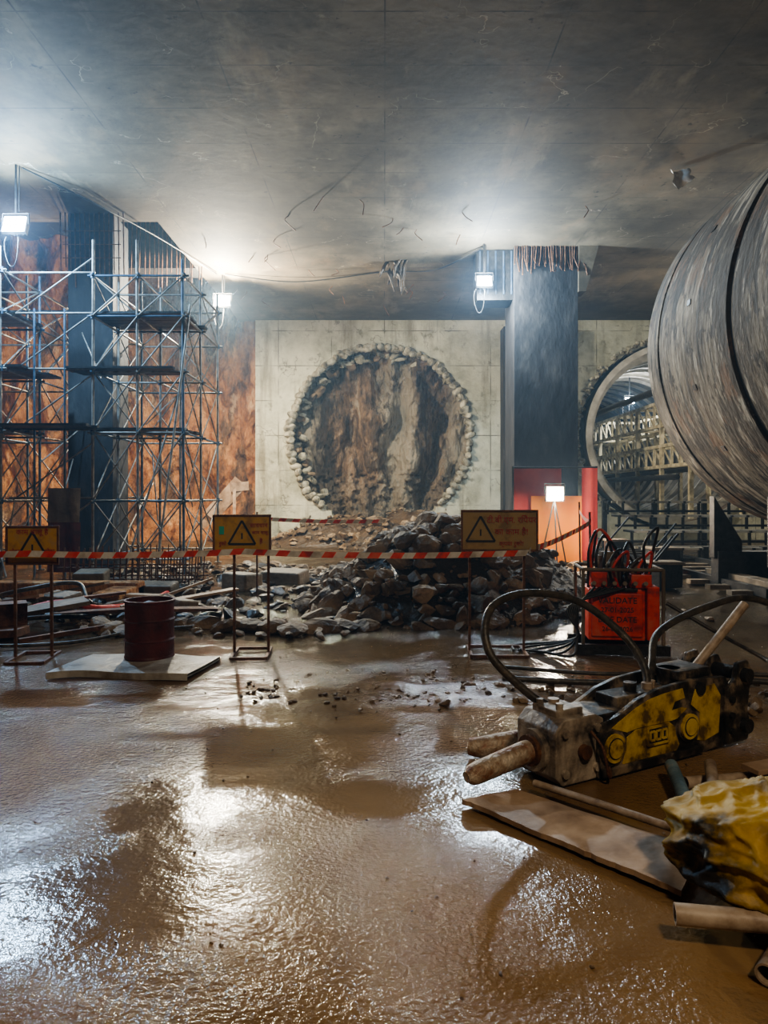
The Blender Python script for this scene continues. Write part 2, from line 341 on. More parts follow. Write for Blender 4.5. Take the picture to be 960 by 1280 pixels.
mb=MB()
def bandd(x):
    r=0
    for c,w,a in((-2.9,.5,-.2),(-2.05,.28,.6),(-1.2,.5,-.25),(-.3,.35,.2),(.65,.55,-.6),(1.55,.3,.5),(2.3,.3,.0),(2.9,.4,-.4)):
        r+=a*math.exp(-((x-c)/w)**2)
    return r
def face(u,v):
    x=C1[0]-3.6+7.2*u;z=.05+7.3*v
    xx=x-.5+1.1*N(x*.5,3,z*.35)
    g=bandd(xx)*(.8+.8*N(x,0,z*.6))+.4*N(x*2.0+5,0,z*.8)+.30*FB(x*1.8,z*1.0,0,6)
    y=YW+1.05+g
    bot=max(0,2.4-z)*.5; y-=bot*(.9+.5*N(x*2,z,4))+ (0 if z>2.4 else .22*FB(x*4,z*4,2,4))
    if z>5.6: y-=(z-5.6)*.2*(.5+N(x*1.5,z))
    return (x,max(y,YW+.12) if z>1.4 else y,z)
mb.grid(face,220,220)
mb.obj('excavated_soil_face',[M_soilh])
mb=MB()
for i in range(66):
    a=math.radians(-46)+math.radians(275)*i/65
    r=R1*(1.01+.01*random.uniform(-1,1))
    s_=random.uniform(.13,.18)
    mb.rock((C1[0]+math.cos(a)*r,YW+.0,C1[1]+math.sin(a)*r),(s_*random.uniform(.85,1.1),.24,s_),0,cut=.85)
for i in range(50):
    a=math.radians(random.uniform(60,225));r=R1*random.uniform(.88,.96);s_=random.uniform(.08,.22)
    mb.rock((C1[0]+math.cos(a)*r,YW+random.uniform(.4,.8),C1[1]+math.sin(a)*r),(s_,.3,s_),random.choice([0,1]))
mb.obj('broken_concrete_rim',[M_broken,M_rock])

# ------------------------------------------------------------------ soil wall left
mb=MB()
def soil(u,v):
    x=-15.5+10.95*u;z=-.2+11.6*v
    y=27.0+.6*N(x*.7,0,z*.25)+.5*N(x*1.6,2,z*.45)+.35*FB(x*1.5,z*.8,0,6)
    y-=max(0,1.4-z)*.7
    return (x,y,z)
mb.grid(soil,220,200);mb.obj('wall_soil_back',[M_soil])
mb=MB()
mb.grid(lambda u,v:(-15+.5*N((-5+32*u)*.7,v*3,5),-5+32.5*u,-.2+11.5*v),120,40);mb.obj('wall_left',[M_soil])
mb=MB()
mb.box((15.1,11,4),(.3,32,8.4));mb.obj('wall_right',[M_wall])
mb=MB()
mb.bar((-5.9,25.0,.9),(-4.9,25.3,2.1),.06,.5,0);mb.bar((-6.2,25.1,.6),(-5.2,25.3,1.5),.08,.3,0);mb.bar((-5.2,25.1,1.9),(-4.65,25.4,1.95),.05,.3,0)
mb.bar((-5.0,24.7,0),(-5.1,25.2,1.9),.1,.1,0)
mb.obj('leaning_timber_planks',[M_wood])

# ------------------------------------------------------------------ columns
mb=MB()
mb.box((4.1,19.4,3.95),(1.62,1.4,7.9),0)
for i in range(30):
    x=3.3+1.75*i/29;y=18.64+random.uniform(-.03,.02);mb.path([(x,y,7.9),(x+random.uniform(-.03,.03),y,7.6),(x+random.uniform(-.08,.08),y-.05,7.5-random.random()*.35)],.02,1,5)
mb.obj('concrete_column',[M_col,M_rust],bevel=.03)
mb=MB()
mb.box((4.5,25.6,3.7),(.85,.7,7.4),0);mb.obj('concrete_column',[M_col],bevel=.03)
mb=MB()
mb.box((-6.55,17,3.95),(1.0,1.0,7.9),0)
for i in range(14):
    x=-7.2+1.4*i/13; mb.tube((x,16.45,7.9),(x+.02,16.45,6.7-random.random()*.5),.018,1,5)
for z in(6.9,7.2,7.5): mb.box((-6.5,16.46,z),(1.3,.02,.02),1)
mb.obj('concrete_column',[M_col,M_rust],bevel=.03)

# ------------------------------------------------------------------ scaffold
mb=MB()
def tower(x0,x1,ys,levels,top,nx=2):
    xs=[x0+(x1-x0)*i/nx for i in range(nx+1)]
    for x in xs:
        for y in ys:
            t=top+random.uniform(-.3,.35)
            mb.tube((x,y,0.02),(x+random.uniform(-.03,.03),y,t),.028,random.choice([0,0,1]),7)
            mb.box((x,y,.03),(.15,.15,.02),0)
            for z in levels: mb.path([(x,y,z-.05),(x,y,z+.05)],.042,1,7)
    for z in levels:
        for y in ys: mb.tube((x0-.1,y,z),(x1+.1,y,z),.022,random.choice([0,0,1]),6)
        for x in xs: mb.tube((x,ys[0]-.1,z),(x,ys[-1]+.1,z),.022,random.choice([0,0,1]),6)
    for a,b in zip(levels[:-1],levels[1:]):
        for y in (ys[0],ys[-1]):
            for i in range(nx):
                if random.random()<.8: mb.tube((xs[i],y-.03,a),(xs[i+1],y-.03,b),.016,0,6)
                if random.random()<.7: mb.tube((xs[i+1],y+.03,a),(xs[i],y+.03,b),.016,0,6)
        for x in (x0,x1):
            for i in range(len(ys)-1):
                mb.tube((x,ys[i],a),(x,ys[i+1],b),.016,0,6)
                if random.random()<.6: mb.tube((x,ys[i+1],a),(x,ys[i],b),.016,0,6)
L=[.35,1.5,2.85,4.05,5.15,5.95]
tower(-9.4,-7.35,[14.2,15.8,17.4],L,6.5,2)
tower(-5.75,-3.95,[14.6,16.0,17.6],L,6.4,2)
for z in L:
    for y in(14.6,17.6): mb.tube((-7.4,y,z+.06),(-5.7,y,z+.06),.022,0,6)
for z0 in L[:-1]: mb.tube((-7.35,14.6,z0),(-5.75,14.6,z0+1.15),.016,0,6)
for x in(-6.9,-6.3): mb.tube((x,14.6,0),(x,14.6,5.3),.024,1,7)
for (x0,x1,y0,y1,z) in [(-9.3,-7.3,14.2,15.8,5.2),(-9.2,-7.0,14.3,15.9,4.1),(-5.8,-3.9,14.6,16.1,5.2),(-6.3,-4.2,14.5,15.4,4.1),(-9.4,-7.35,14.2,15.9,2.9),(-5.75,-4,14.6,16,2.9),(-7.4,-5.6,13.9,14.6,2.92)]:
    n=5
    for i in range(n):
        yy=y0+(y1-y0)*(i+.5)/n; mb.box(((x0+x1)/2+random.uniform(-.08,.08),yy,z+.03),(x1-x0,(y1-y0)/n*.92,.045),2)
mb.tube((-4.9,13.8,0),(-4.0,15,4.2),.022,0,6);mb.tube((-4.3,13.9,0),(-3.85,14.7,5.4),.026,0,6);mb.tube((-7,13.7,.1),(-8.3,14.5,3.4),.02,0,6)
for k in range(14):
    x=random.uniform(-9.2,-4);z=random.uniform(.3,4.5);mb.tube((x,14.1+random.random()*3,z),(x+random.uniform(-1,1),14.1+random.random()*3,z+random.uniform(.8,1.6)),.016,0,5)
for dx in(0,.35): mb.tube((-8.6+dx,13.95,0),(-8.2+dx,14.3,4.6),.02,0,6)
for i in range(15): t=(i+.5)/15; mb.tube((-8.6+.4*t,13.95+.35*t,4.6*t),(-8.25+.4*t,13.95+.35*t,4.6*t),.014,0,5)
mb.obj('scaffold_tower',[M_steel,M_bluesteel,M_dark])

mb=MB()
mb.grid(lambda u,v:(-6.4+.62*u,14.05+.04*math.sin(u*12+v*2),.15+.95*v),16,8,0)
mb.grid(lambda u,v:(-6.4+.62*u,14.05+.04*math.sin(u*12+v*2),1.1+.65*v),16,8,1)
mb.obj('safety_banner',[M_redd,M_conc2])
mb=MB()
for i in range(22):
    x=-5.6+2.3*i/21
    for y in(12.9,13.5): mb.tube((x,y,0),(x+.03,y,.62+.1*random.random()),.012,0,5)
for z in(.15,.35,.55):
    for y in(12.9,13.5): mb.tube((-5.7,y,z),(-3.2,y,z),.012,0,5)
mb.obj('rebar_cage',[M_rust])
mb=MB()
mb.box((-6.1,11.6,.12),(4.6,.35,.28),0);mb.box((-4.0,11.2,.1),(.4,1.2,.22),0)
mb.box((-6.6,8.95,.07),(4.4,.22,.2),0)
mb.obj('concrete_curb',[M_soil],bevel=.03)

# ------------------------------------------------------------------ shield (TBM)
T=empty('tunnel_boring_machine_shield')
cx,cz,R=8.1,4.23,3.25;y0,y1=4.2,13.6
mb=MB()
def ringpts(r,y,n=128): return [(cx+r*math.cos(2*math.pi*k/n),y,cz+r*math.sin(2*math.pi*k/n)) for k in range(n)]
prof=[(y0,R),(7.0,R),(7.02,R-.02),(7.08,R-.02),(7.1,R),(10.30,R),(10.32,R-.04),(10.45,R-.04),(10.47,R+.012),(13.0,R+.012),(13.02,R-.02),(13.08,R-.02),(13.1,R+.01),(13.58,R+.01),(13.6,R-.01),(13.6,R-.09),(12.2,R-.09)]
n=128
for y,r in prof: mb.v+=ringpts(r,y,n)
for i in range(len(prof)-1):
    mi=1 if (abs(prof[i][1]-prof[i+1][1])<1e-6 and prof[i][1]<R-.012 and i<13) else 0
    for k in range(n):
        k2=(k+1)%n;mb.f.append((i*n+k,i*n+k2,(i+1)*n+k2,(i+1)*n+k));mb.m.append(mi);mb.s.append(True)
mb.add(ringpts(R-.09,12.2,n),[tuple(range(n))],1);mb.add(ringpts(R,y0,n),[tuple(range(n))],0)
sh=mb.obj('shell',[M_shield,M_seam],T)
md=sh.modifiers.new('es','EDGE_SPLIT');md.split_angle=math.radians(25)
mb=MB()
for k in range(8):
    a=2*math.pi*k/8;mb.bar((cx,12.9,cz),(cx+math.cos(a)*3.1,12.9,cz+math.sin(a)*3.1),.2,.25,0)
for a in (150,172,196,215):
    for y in (8.2,11.8):
        r=math.radians(a);c=V((cx+math.cos(r)*(R+.01),y,cz+math.sin(r)*(R+.01)));mb.box(c,(.03,.12,.09),0,Matrix.Rotation(-r,3,'Y'))
mb.obj('ribs_and_lugs',[M_dark],T)
mb=MB()
for y in(5.5,8.5,11.2,13.2):
    mb.box((cx,y,.32),(4.4,.3,.6),0)
    for sx in(-1,1):
        mb.prism([(0,0),(.5,0),(.5,1.1),(.0,.3)],(cx+sx*1.75,y-.1,.5),(sx,0,0),(0,1,0),(0,0,1),.2,0)
for x in(-1.9,-1.0,1.0,1.9): mb.box((cx+x,9,.12),(.25,10,.24),1)
mb.obj('cradle',[M_dark,M_conc2],T,bevel=.01)

# ------------------------------------------------------------------ portal with lining and gantry
Tn=empty('tunnel_portal')
mb=MB()
def ring(mb,cx,cz,ya,yb,r0,r1,m,n=96):
    vs=[]
    for y,r in((ya,r0),(ya,r1),(yb,r1),(yb,r0)):
        vs+=[(cx+r*math.cos(2*math.pi*k/n),y,cz+r*math.sin(2*math.pi*k/n)) for k in range(n)]
    fs=[]
    for j in range(4):
        for k in range(n): fs.append((j*n+k,j*n+(k+1)%n,((j+1)%4)*n+(k+1)%n,((j+1)%4)*n+k))
    mb.add(vs,fs,m)
ring(mb,C2[0],C2[1],YW-.55,YW+.1,3.08,3.16,1)
ring(mb,C2[0],C2[1],YW-.6,YW-.52,3.06,3.26,0)
for k in range(60):
    a=2*math.pi*k/60;mb.box((C2[0]+3.21*math.cos(a),YW-.46,C2[1]+3.21*math.sin(a)),(.05,.1,.05),2)
mb.obj('flange_ring',[M_ring,M_conc2,M_dark],Tn)
mb=MB()
for i in range(12):
    ring(mb,C2[0],C2[1],YW+.1+i*1.1,YW+.1+i*1.1+1.06,2.95,3.1,0)
    ring(mb,C2[0],C2[1],YW+.0+i*1.1,YW+.1+i*1.1,2.84,3.1,1)
mb.box((C2[0],YW+14,C2[1]),(6.4,.1,6.4),0)
mb.obj('lining_segments',[M_lining,M_ring],Tn)
mb=MB()
for k in range(120):
    a=math.radians(random.uniform(60,230));r=3.45+random.uniform(-.08,.14)
    mb.rock((C2[0]+r*math.cos(a),YW-.04,C2[1]+r*math.sin(a)),(.13,.12,.1),0)
mb.obj('packing_concrete',[M_broken],Tn)

G=empty('backup_gantry_frame')
mb=MB()
for (xa,za,ht) in((9.5,4.0,.8),(9.5,2.6,.7),(11.1,4.0,.8),(10.1,3.3,.6)):
    a0=V((xa,22.8,za));a1=V((xa,38,za))
    for dz in(0,ht): mb.bar(a0+V((0,0,dz)),a1+V((0,0,dz)),.14,.11,0)
    for i in range(20):
        t=i/19;p=a0.lerp(a1,t);mb.bar(p,p+V((0,0,ht)),.07,.07,0)
        if i<19: q_=a0.lerp(a1,(i+1)/19);mb.bar(p,q_+V((0,0,ht)),.045,.045,0)
for i in range(7):
    y=22.9+i*2.4
    for x in(9.5,11.1): mb.bar((x,y,.9),(x,y,4.85),.13,.13,0)
    for z in(2.6,4.0,4.8): mb.bar((9.5,y,z),(11.1,y,z),.1,.1,0)
mb.box((10.3,30,2.5),(1.5,15,.06),1)
mb.path([(9.1,23.2,5.1),(9.15,30,5.15),(9.2,38,5.1)],.12,1,10);mb.path([(9.2,23.2,2.2),(9.2,30,2.25),(9.2,38,2.2)],.09,1,10)
mb.obj('truss',[M_cream,M_dark],G)
mb=MB()
for j in range(4):
    z=.35+j*.36;y=17.5+j*1.0
    for dy in(0,.5):
        mb.bar((6.1+j*.12,y+dy,z),(11.5,y+dy,z),.08,.06,0)
    for i in range(13): x=6.2+i*.42;mb.bar((x,y-.1,z),(x,y+.6,z),.05,.05,1);mb.bar((x,y,z),(x,y,z-.34),.06,.06,1)
    mb.bar((6.1,y,z-.25),(11.5,y,z-.25),.06,.06,1)
for x in(6.2,7.6,9.0): mb.bar((x,17.5,0),(x,17.5,.4),.12,.12,1);mb.bar((x,20.8,0),(x,20.8,1.5),.12,.12,1)
mb.obj('racks',[M_ring,M_dark],G)
mb=MB()
for x in(6.0,7.4): 
    mb.box((x,19,.08),(.12,15,.14),0)
for i in range(18): mb.box((6.7,12+i*.8,.03),(2.2,.2,.08),1)
mb.obj('rail_track',[M_dark,M_conc2])
mb=MB()
for (x,y,z,sx,sy,sz) in[(4.75,12.6,.25,.5,.4,.4),(5.0,13.5,.2,.8,.3,.3),(5.5,14.6,.3,.5,.5,.5),(4.9,15.6,.35,.4,.4,.6)]:
    mb.box((x,y,z),(sx,sy,sz),0,Matrix.Rotation(random.uniform(-.4,.4),3,'Z'))
    mb.box((x,y,z+sz/2+.02),(sx*1.1,sy*1.1,.05),1)
    mb.tube((x-.2,y-.1,z+sz/2),(x+.3,y+.1,z+sz/2+.5),.025,0,6)
mb.obj('steel_equipment_crates',[M_dark,M_conc2],bevel=.01)

# ------------------------------------------------------------------ red/orange banner screen
B=empty('site_hoarding_screen')
mb=MB()
mb.grid(lambda u,v:(3.05+1.15*u,17.5+.04*math.sin(u*9),.1+2.15*v),16,6,1)
mb.grid(lambda u,v:(3.45+1.2*u,17.3+.05*math.sin(u*8+1),.05+1.55*v),16,6,0)
mb.grid(lambda u,v:(4.6+.37*u,17.2+.03*math.sin(u*8),.1+2.15*v),8,6,1)
mb.obj('sheet',[M_orange,M_pink],B)
mb=MB()
for x in(3.02,4.98): mb.tube((x,17.35,0),(x,17.35,2.3),.03,0)
mb.tube((3.0,17.35,2.27),(4.97,17.35,2.27),.025,0)
mb.obj('frame',[M_dark],B)

# ------------------------------------------------------------------ rubble pile
def mound(mb,cx,cy,rx,ry,h,mi,cnt,smin,smax,mr,seed=0,flat=.75):
    def hz(x,y):
        d=math.hypot((x-cx)/rx,(y-cy)/ry)
        return h*max(0,1-d**1.5)*(1+.25*N(x*1.3+seed,y*1.3)) if d<1 else 0
    mb.grid(lambda u,v:(cx-rx+2*rx*u,cy-ry+2*ry*v,hz(cx-rx+2*rx*u,cy-ry+2*ry*v)+.04*FB(u*30,v*30)*(1 if hz(cx-rx+2*rx*u,cy-ry+2*ry*v)>.05 else 0)-.03),70,70,mi)
    for _ in range(cnt):
        a=random.uniform(0,2*math.pi);d=math.sqrt(random.random())*1.04
        x=cx+rx*d*math.cos(a);y=cy+ry*d*math.sin(a);s_=random.uniform(smin,smax)*(random.random()**.5)+smin*.3
        mb.rock((x,y,hz(x,y)+s_*.1),(s_*random.uniform(.9,1.4),s_*random.uniform(.8,1.1),s_*flat*random.uniform(.7,1.2)),mr,cut=.55,np_=13)
mb=MB()
mound(mb,.75,11.1,1.95,2.3,1.2,0,420,.12,.28,1)
mound(mb,.75,11.1,1.95,2.3,1.2,0,600,.03,.08,1)
mound(mb,1.9,11.9,1.6,1.7,.95,0,220,.05,.15,1,3)
mb.obj('rubble_pile',[M_mud,M_rock])
mb=MB()
mound(mb,-1.0,24.4,3.0,1.6,.95,0,260,.08,.28,1,5)
mound(mb,1.0,23.6,2.6,2.0,1.15,0,160,.08,.25,1,8)
mb.obj('spoil_heap',[M_mud,M_rock])
mb=MB()
for _ in range(640):
    x=random.uniform(-5.4,-.6);y=random.uniform(9.3,17);s_=.035+.16*random.random()**2.6
    mb.rock((x,y,.02+s_*.15),(s_*1.3,s_,s_*.6),random.choice([0,1]))
for _ in range(150):
    x=random.uniform(1.5,4.6);y=random.uniform(13.6,17);s_=.04+.13*random.random()**2
    mb.rock((x,y,.02+s_*.15),(s_*1.3,s_,s_*.6),0)
for _ in range(90):
    x=random.uniform(2.2,4.2);y=random.uniform(9.2,13);s_=.03+.08*random.random()**2
    mb.rock((x,y,.02+s_*.15),(s_*1.3,s_,s_*.6),0)
mb.obj('scattered_rubble',[M_rock,M_mud])
mb=MB()
for (x,y,sx,sy,sz) in[(-4.5,10.3,.5,.35,.25),(-3.7,11.9,.7,.4,.2),(-2.8,10.2,.45,.3,.18),(-2.4,12.5,.6,.4,.3),(-5.1,9.4,.35,.3,.3),(-3.2,9.8,.3,.25,.15),(-1.8,13.5,.8,.4,.25),(-4.9,12.4,.5,.5,.35)]:
    mb.box((x,y,sz/2),(sx,sy,sz),0,Matrix.Rotation(random.uniform(-.8,.8),3,'Z')@Matrix.Rotation(random.uniform(-.15,.15),3,'X'))
mb.obj('concrete_blocks',[M_conc2],bevel=.03)
mb=MB()
x=-3.55
while x<-.3:
    w=random.uniform(.11,.25)
    mb.rock((x+w,8.75+random.uniform(-.25,.2),.05),(w*1.15,.17,random.uniform(.06,.11)),0,cut=.85);x+=w*1.35
for _ in range(60):
    mb.rock((random.uniform(-3.8,-.4),random.uniform(8.3,9.3),.03),(.09,.07,.05),0)
mb.obj('stone_kerb_row',[M_rock])
mb=MB()
for _ in range(60):
    mb.rock((random.uniform(.4,3.2),random.uniform(5.6,6.3),.02),(random.uniform(.02,.06),.04,.025),0)
for _ in range(50):
    mb.rock((random.uniform(2.35,3.6),random.uniform(5.1,6.0),.03),(random.uniform(.03,.09),.05,.05),0)
for _ in range(160):
    x=random.uniform(-4,3.0);y=random.uniform(2.3,8);s_=random.uniform(.004,.012);mb.rock((x,y,.006),(s_,s_,s_*.7),0)
for _ in range(160):
    a=random.uniform(0,6.28);d=random.random()**.7;x=-.1+1.1*d*math.cos(a);y=6.1+.7*d*math.sin(a);s_=random.uniform(.01,.028);mb.rock((x,y,.03*(1-d)+.01),(s_*1.4,s_,s_*.6),0)
mb.obj('scattered_gravel',[M_rock,M_mud])

# ------------------------------------------------------------------ signs
def text(body,size,m,parent,loc,name='lettering'):
    c=bpy.data.curves.new('t','FONT');c.body=body;c.size=size;c.align_x='CENTER';c.extrude=.002
    o=bpy.data.objects.new('t',c);COL.objects.link(o);bpy.context.view_layer.update()
    dg=bpy.context.evaluated_depsgraph_get();me=bpy.data.meshes.new_from_object(o.evaluated_get(dg))
    bpy.data.objects.remove(o)
    me.materials.clear();me.materials.append(m)
    q=bpy.data.objects.new(name,me);COL.objects.link(q);q.rotation_euler=(math.pi/2,0,0);q.location=loc;q.parent=parent;return q
def sign(x,y,zc,w,h,rot,tri,lines,legdx,sticker=False,bm=None):
    E=empty('warning_sign');E.location=(x,y,0);E.rotation_euler=(0,0,rot)
    mb=MB();mb.box((0,0,zc),(w,.012,h),0)
    mb.box((0,-.008,zc+h/2),(w+.02,.02,.02),1);mb.box((0,-.008,zc-h/2),(w+.02,.02,.02),1)
    mb.box((w/2,-.008,zc),(.02,.02,h),1);mb.box((-w/2,-.008,zc),(.02,.02,h),1)
    s_=h*.36;tx=tri*w
    a=[(tx-s_*1.0,zc-s_*.75),(tx+s_*1.0,zc-s_*.75),(tx,zc+s_)]
    for i in range(3):
        p=a[i];q=a[(i+1)%3];mb.bar((p[0],-.012,p[1]),(q[0],-.012,q[1]),.006,.02,2)
    mb.box((tx,-.012,zc-.02),(.014,.006,h*.16),2)
    if sticker: mb.box((-w*.36,-.012,zc+h*.1),(.05,.004,.08),3)
    mb.obj('board',[bm or M_sign,M_rust,M_ink,M_green],E)
    mb=MB()
    for dx in legdx:
        mb.bar((dx,.03,.0),(dx,.012,zc+h*.3),.025,.025,0);mb.bar((dx,-.22,.02),(dx,.28,.02),.03,.03,0)
    d=legdx;mb.bar((d[0],.28,.02),(d[-1],.28,.02),.03,.03,0);mb.bar((d[0],-.22,.02),(d[-1],-.22,.02),.03,.03,0)
    mb.obj('stand',[M_rust],E)
    for i,(t,tx2,tz,sz,m) in enumerate(lines): text(t,sz,m,E,(tx2*w,-.014,zc+tz*h),'lettering_%d'%(i+1))
sign(-1.42,7.4,1.22,.56,.37,.05,0,[('सावधान',.30,.18,.06,M_inkr),('काम चालू',.32,.0,.045,M_inkr),('है',.34,-.25,.06,M_inkr),('रुको',-.34,-.3,.05,M_inkr)],[-.08,.26],True)
sign(1.17,7.5,1.25,.76,.4,-.03,-.25,[('टी.बी.एम. रिपेयर',.16,.2,.085,M_inkr),('का काम है!',.16,-.1,.085,M_inkr),('कृपया रुको!',.16,-.38,.06,M_inkr)],[-.3,.25],bm=M_sign2)
sign(-3.42,7.2,1.12,.48,.36,.1,0,[('काम चालू है',0,.3,.07,M_inkr),('धोका',-.34,-.2,.05,M_inkr),('धोका',.34,-.2,.05,M_inkr)],[-.17,.17])

# ------------------------------------------------------------------ tape
def tape(name,pts,w,seg=.11,off=0):
    mb=MB();P0=[V(p) for p in pts];q=[]
    for a,b in zip(P0[:-1],P0[1:]):
        n=max(2,int((b-a).length/seg))
        sag=.012*(b-a).length
        for i in range(n): t=i/n;p=a.lerp(b,t);p.z-=sag*4*t*(1-t);q.append(p)
    q.append(P0[-1])
    for i in range(len(q)-1):
        a,b=q[i],q[i+1];u=V((0,0,w/2));d=(b-a);sk=d*.35;tw=V((0,.01*math.sin(i*.7),0))
        m=0 if (i%2) else 1
        mb.add([a-u+tw,b-u+tw,b+u+sk+tw,a+u+sk+tw],[(0,1,2,3)],m)
    mb.obj(name,[M_red,M_white])
tape('barrier_tape',[(-4.6,7.1,1.06),(-3.4,7.05,1.05),(-1.42,7.33,1.05),(1.42,7.42,1.03)],.06)
tape('barrier_tape',[(1.45,7.42,1.05),(2.6,9.3,1.27),(3.3,12.5,1.35)],.06)
tape('barrier_tape',[(-2.0,11.6,1.25),(.0,12.4,1.18)],.06)
mb=MB()
mb.tube((2.62,9.35,0),(2.6,9.35,1.4),.015,0);mb.tube((3.32,12.5,0),(3.3,12.5,1.5),.015,0);mb.tube((-2.0,11.65,0),(-2.0,11.65,1.35),.015,0)
mb.obj('barrier_posts',[M_rust])

# ------------------------------------------------------------------ drum + slab
mb=MB()
o=V((-2.25,7.1,.05))
def sq(w,z):
    return [o+V((w*math.cos(2*math.pi*k/32),w*math.sin(2*math.pi*k/32),z)) for k in range(32)]
lv=[(.225,0),(.235,.02),(.228,.04),(.228,.17),(.238,.185),(.228,.2),(.228,.36),(.238,.375),(.228,.39),(.228,.53),(.24,.545),(.24,.56),(.218,.56),(.215,.45)]
for (wa,za),(wb,zb) in zip(lv[:-1],lv[1:]):
    A=sq(wa,za);Bq=sq(wb,zb);n=len(A);mb.add(A+Bq,[(i,(i+1)%n,(i+1)%n+n,i+n) for i in range(n)],0,True)
mb.add(sq(.215,.45),[tuple(range(32))],1);mb.add(sq(.225,0),[tuple(range(32))],0)
mb.rock(o+V((0,0,.5)),(.15,.12,.08),1)
mb.obj('metal_drum',[M_redd,M_mud,M_pipe])
mb=MB()
for s_ in(0,1):
    mb.grid(lambda u,v:(-2.95+1.25*u+.12*v,6.45+.75*v+.06*math.sin(u*5),.03+s_*.03+.008*math.sin(u*9+v*3)),24,14,0,False)
for vv in(0,1):
    mb.grid(lambda u,v:(-2.95+1.25*u+.12*vv,6.45+.75*vv+.06*math.sin(u*5),.0+v*.06+.008*math.sin(u*9+vv*3)),24,1,0,False)
mb.obj('cement_sheet',[M_slab])
mb=MB()
mb.path([(-5.8,9.6,.06),(-5,9.2,.05),(-4.3,9.7,.2),(-3.8,9.9,.1),(-3.5,10.8,.05),(-3.4,12,.08)],.04,0,10,sub=8)
mb.path([(-5.5,8.6,.05),(-4.6,9.3,.05),(-4.0,9.2,.1),(-3.5,9.5,.05)],.03,1,8,sub=8)
mb.path([(-6,10.4,.05),(-5,10.2,.3),(-4.4,10.6,.35),(-4.0,10.3,.08),(-3.0,10.6,.05)],.03,1,8,sub=8)
mb.path([(-4.6,8.0,.04),(-4.0,7.7,.04),(-3.3,7.9,.04),(-2.9,8.4,.05),(-2.2,8.5,.1)],.02,1,8,sub=8)
mb.obj('ground_hoses',[M_red,M_hose])
mb=MB()
mb.bar((-5.2,8.3,.1),(-3.7,9.2,.3),.5,.05,0);mb.bar((-4.9,8.2,.06),(-4.0,8.2,.1),.3,.08,1);mb.box((-4.3,8.5,.2),(.35,.3,.35),1,Matrix.Rotation(.5,3,'Z'))
mb.bar((-3.9,7.9,.05),(-3.1,8.7,.09),.05,.05,1)
for k in range(12):
    x=random.uniform(-5.4,-3);y=random.uniform(9,12.4);a=random.uniform(-.7,.7);l=random.uniform(.5,1.3)
    mb.bar((x,y,.07+k*.01),(x+l*math.cos(a),y+l*math.sin(a),.12+random.random()*.2),random.uniform(.06,.25),.035,random.choice([0,1,2]))
mb.obj('loose_boards',[M_conc2,M_rust,M_wood])

# ------------------------------------------------------------------ power pack
E=empty('hydraulic_power_pack');E.location=(2.4,7.7,0);E.rotation_euler=(0,0,-.12)
mb=MB()
mb.box((-.02,0,.40),(.56,.46,.52),0);mb.box((-.02,-.245,.40),(.50,.03,.44),0);mb.box((.33,-.05,.42),(.12,.44,.54),0)
mb.box((-.2,-.2,.76),(.16,.16,.16),0);mb.box((.22,-.18,.74),(.2,.14,.14),0)
mb.box((-.02,-.255,.655),(.40,.03,.04),1)
mb.obj('red_housing',[M_red,M_dark],E,bevel=.012)
mb=MB()
for x in(-.36,.42):
    for y in(-.29,.29): mb.tube((x,y,.04),(x,y,.86),.018,1)
    mb.tube((x,-.29,.86),(x,.29,.86),.018,1)
for y in(-.29,.29): mb.tube((-.36,y,.86),(.42,y,.86),.018,1);mb.box((.02,y,.06),(.92,.08,.1),0)
mb.tube((-.05,.05,.62),(-.05,.05,.98),.12,1,20);mb.tube((-.05,.05,.98),(-.05,.05,1.02),.1,1,20);mb.tube((.2,.05,.6),(.2,.05,.92),.07,1,16)
for i in range(6): mb.tube((-.26+i*.1,-.27,.71),(-.26+i*.1,-.34,.73),.022,1,10)
mb.obj('pump_and_frame',[M_dark,M_conc2],E)
mb=MB()
for i in range(13):
    x=-.28+.05*i;h=random.uniform(.9,1.28);e=random.uniform(-.6,.3)
    mb.path([(x,-.1,.66),(x-.08*random.random(),-.2,h*.85),(x+.08,-.05+random.uniform(-.1,.1),h),(x+.2+e*.25,.02,h*.8),(x+.2+e*.3,.1,.66)],.015,[0,1,0,0,2][i%5],7,sub=7)
for i in range(6):
    mb.path([(-.25+i*.06,-.29,.68),(-.42-i*.02,-.42,.5),(-.44,-.44,.2),(-.5-i*.1,-.5+i*.1,.03),(-.8-i*.05,-.3,.03)],.013,0,7,sub=7)
mb.obj('hydraulic_hoses',[M_black,M_red,M_hose],E)
text('VALIDATE',.085,M_ink,E,(-.02,-.265,.52));text('27-01-2025',.07,M_ink,E,(-.02,-.265,.43));text('DUE DATE',.08,M_ink,E,(-.02,-.265,.33));text('26-01-2026',.065,M_ink,E,(-.02,-.265,.24))
mb=MB()
mb.path([(2.9,7.6,.5),(3.3,7.4,.25),(3.6,6.9,.05),(3.4,6.1,.04),(3.0,5.8,.04)],.02,0,7,sub=8)
mb.path([(1.1,6.7,.05),(1.9,6.45,.05),(2.7,6.5,.05),(3.6,6.3,.06)],.018,0,7,sub=8)
mb.path([(1.0,6.25,.06),(1.8,6.15,.05),(2.8,6.2,.06),(3.4,6.1,.05)],.025,0,7,sub=8)
mb.obj('supply_hoses',[M_hose])

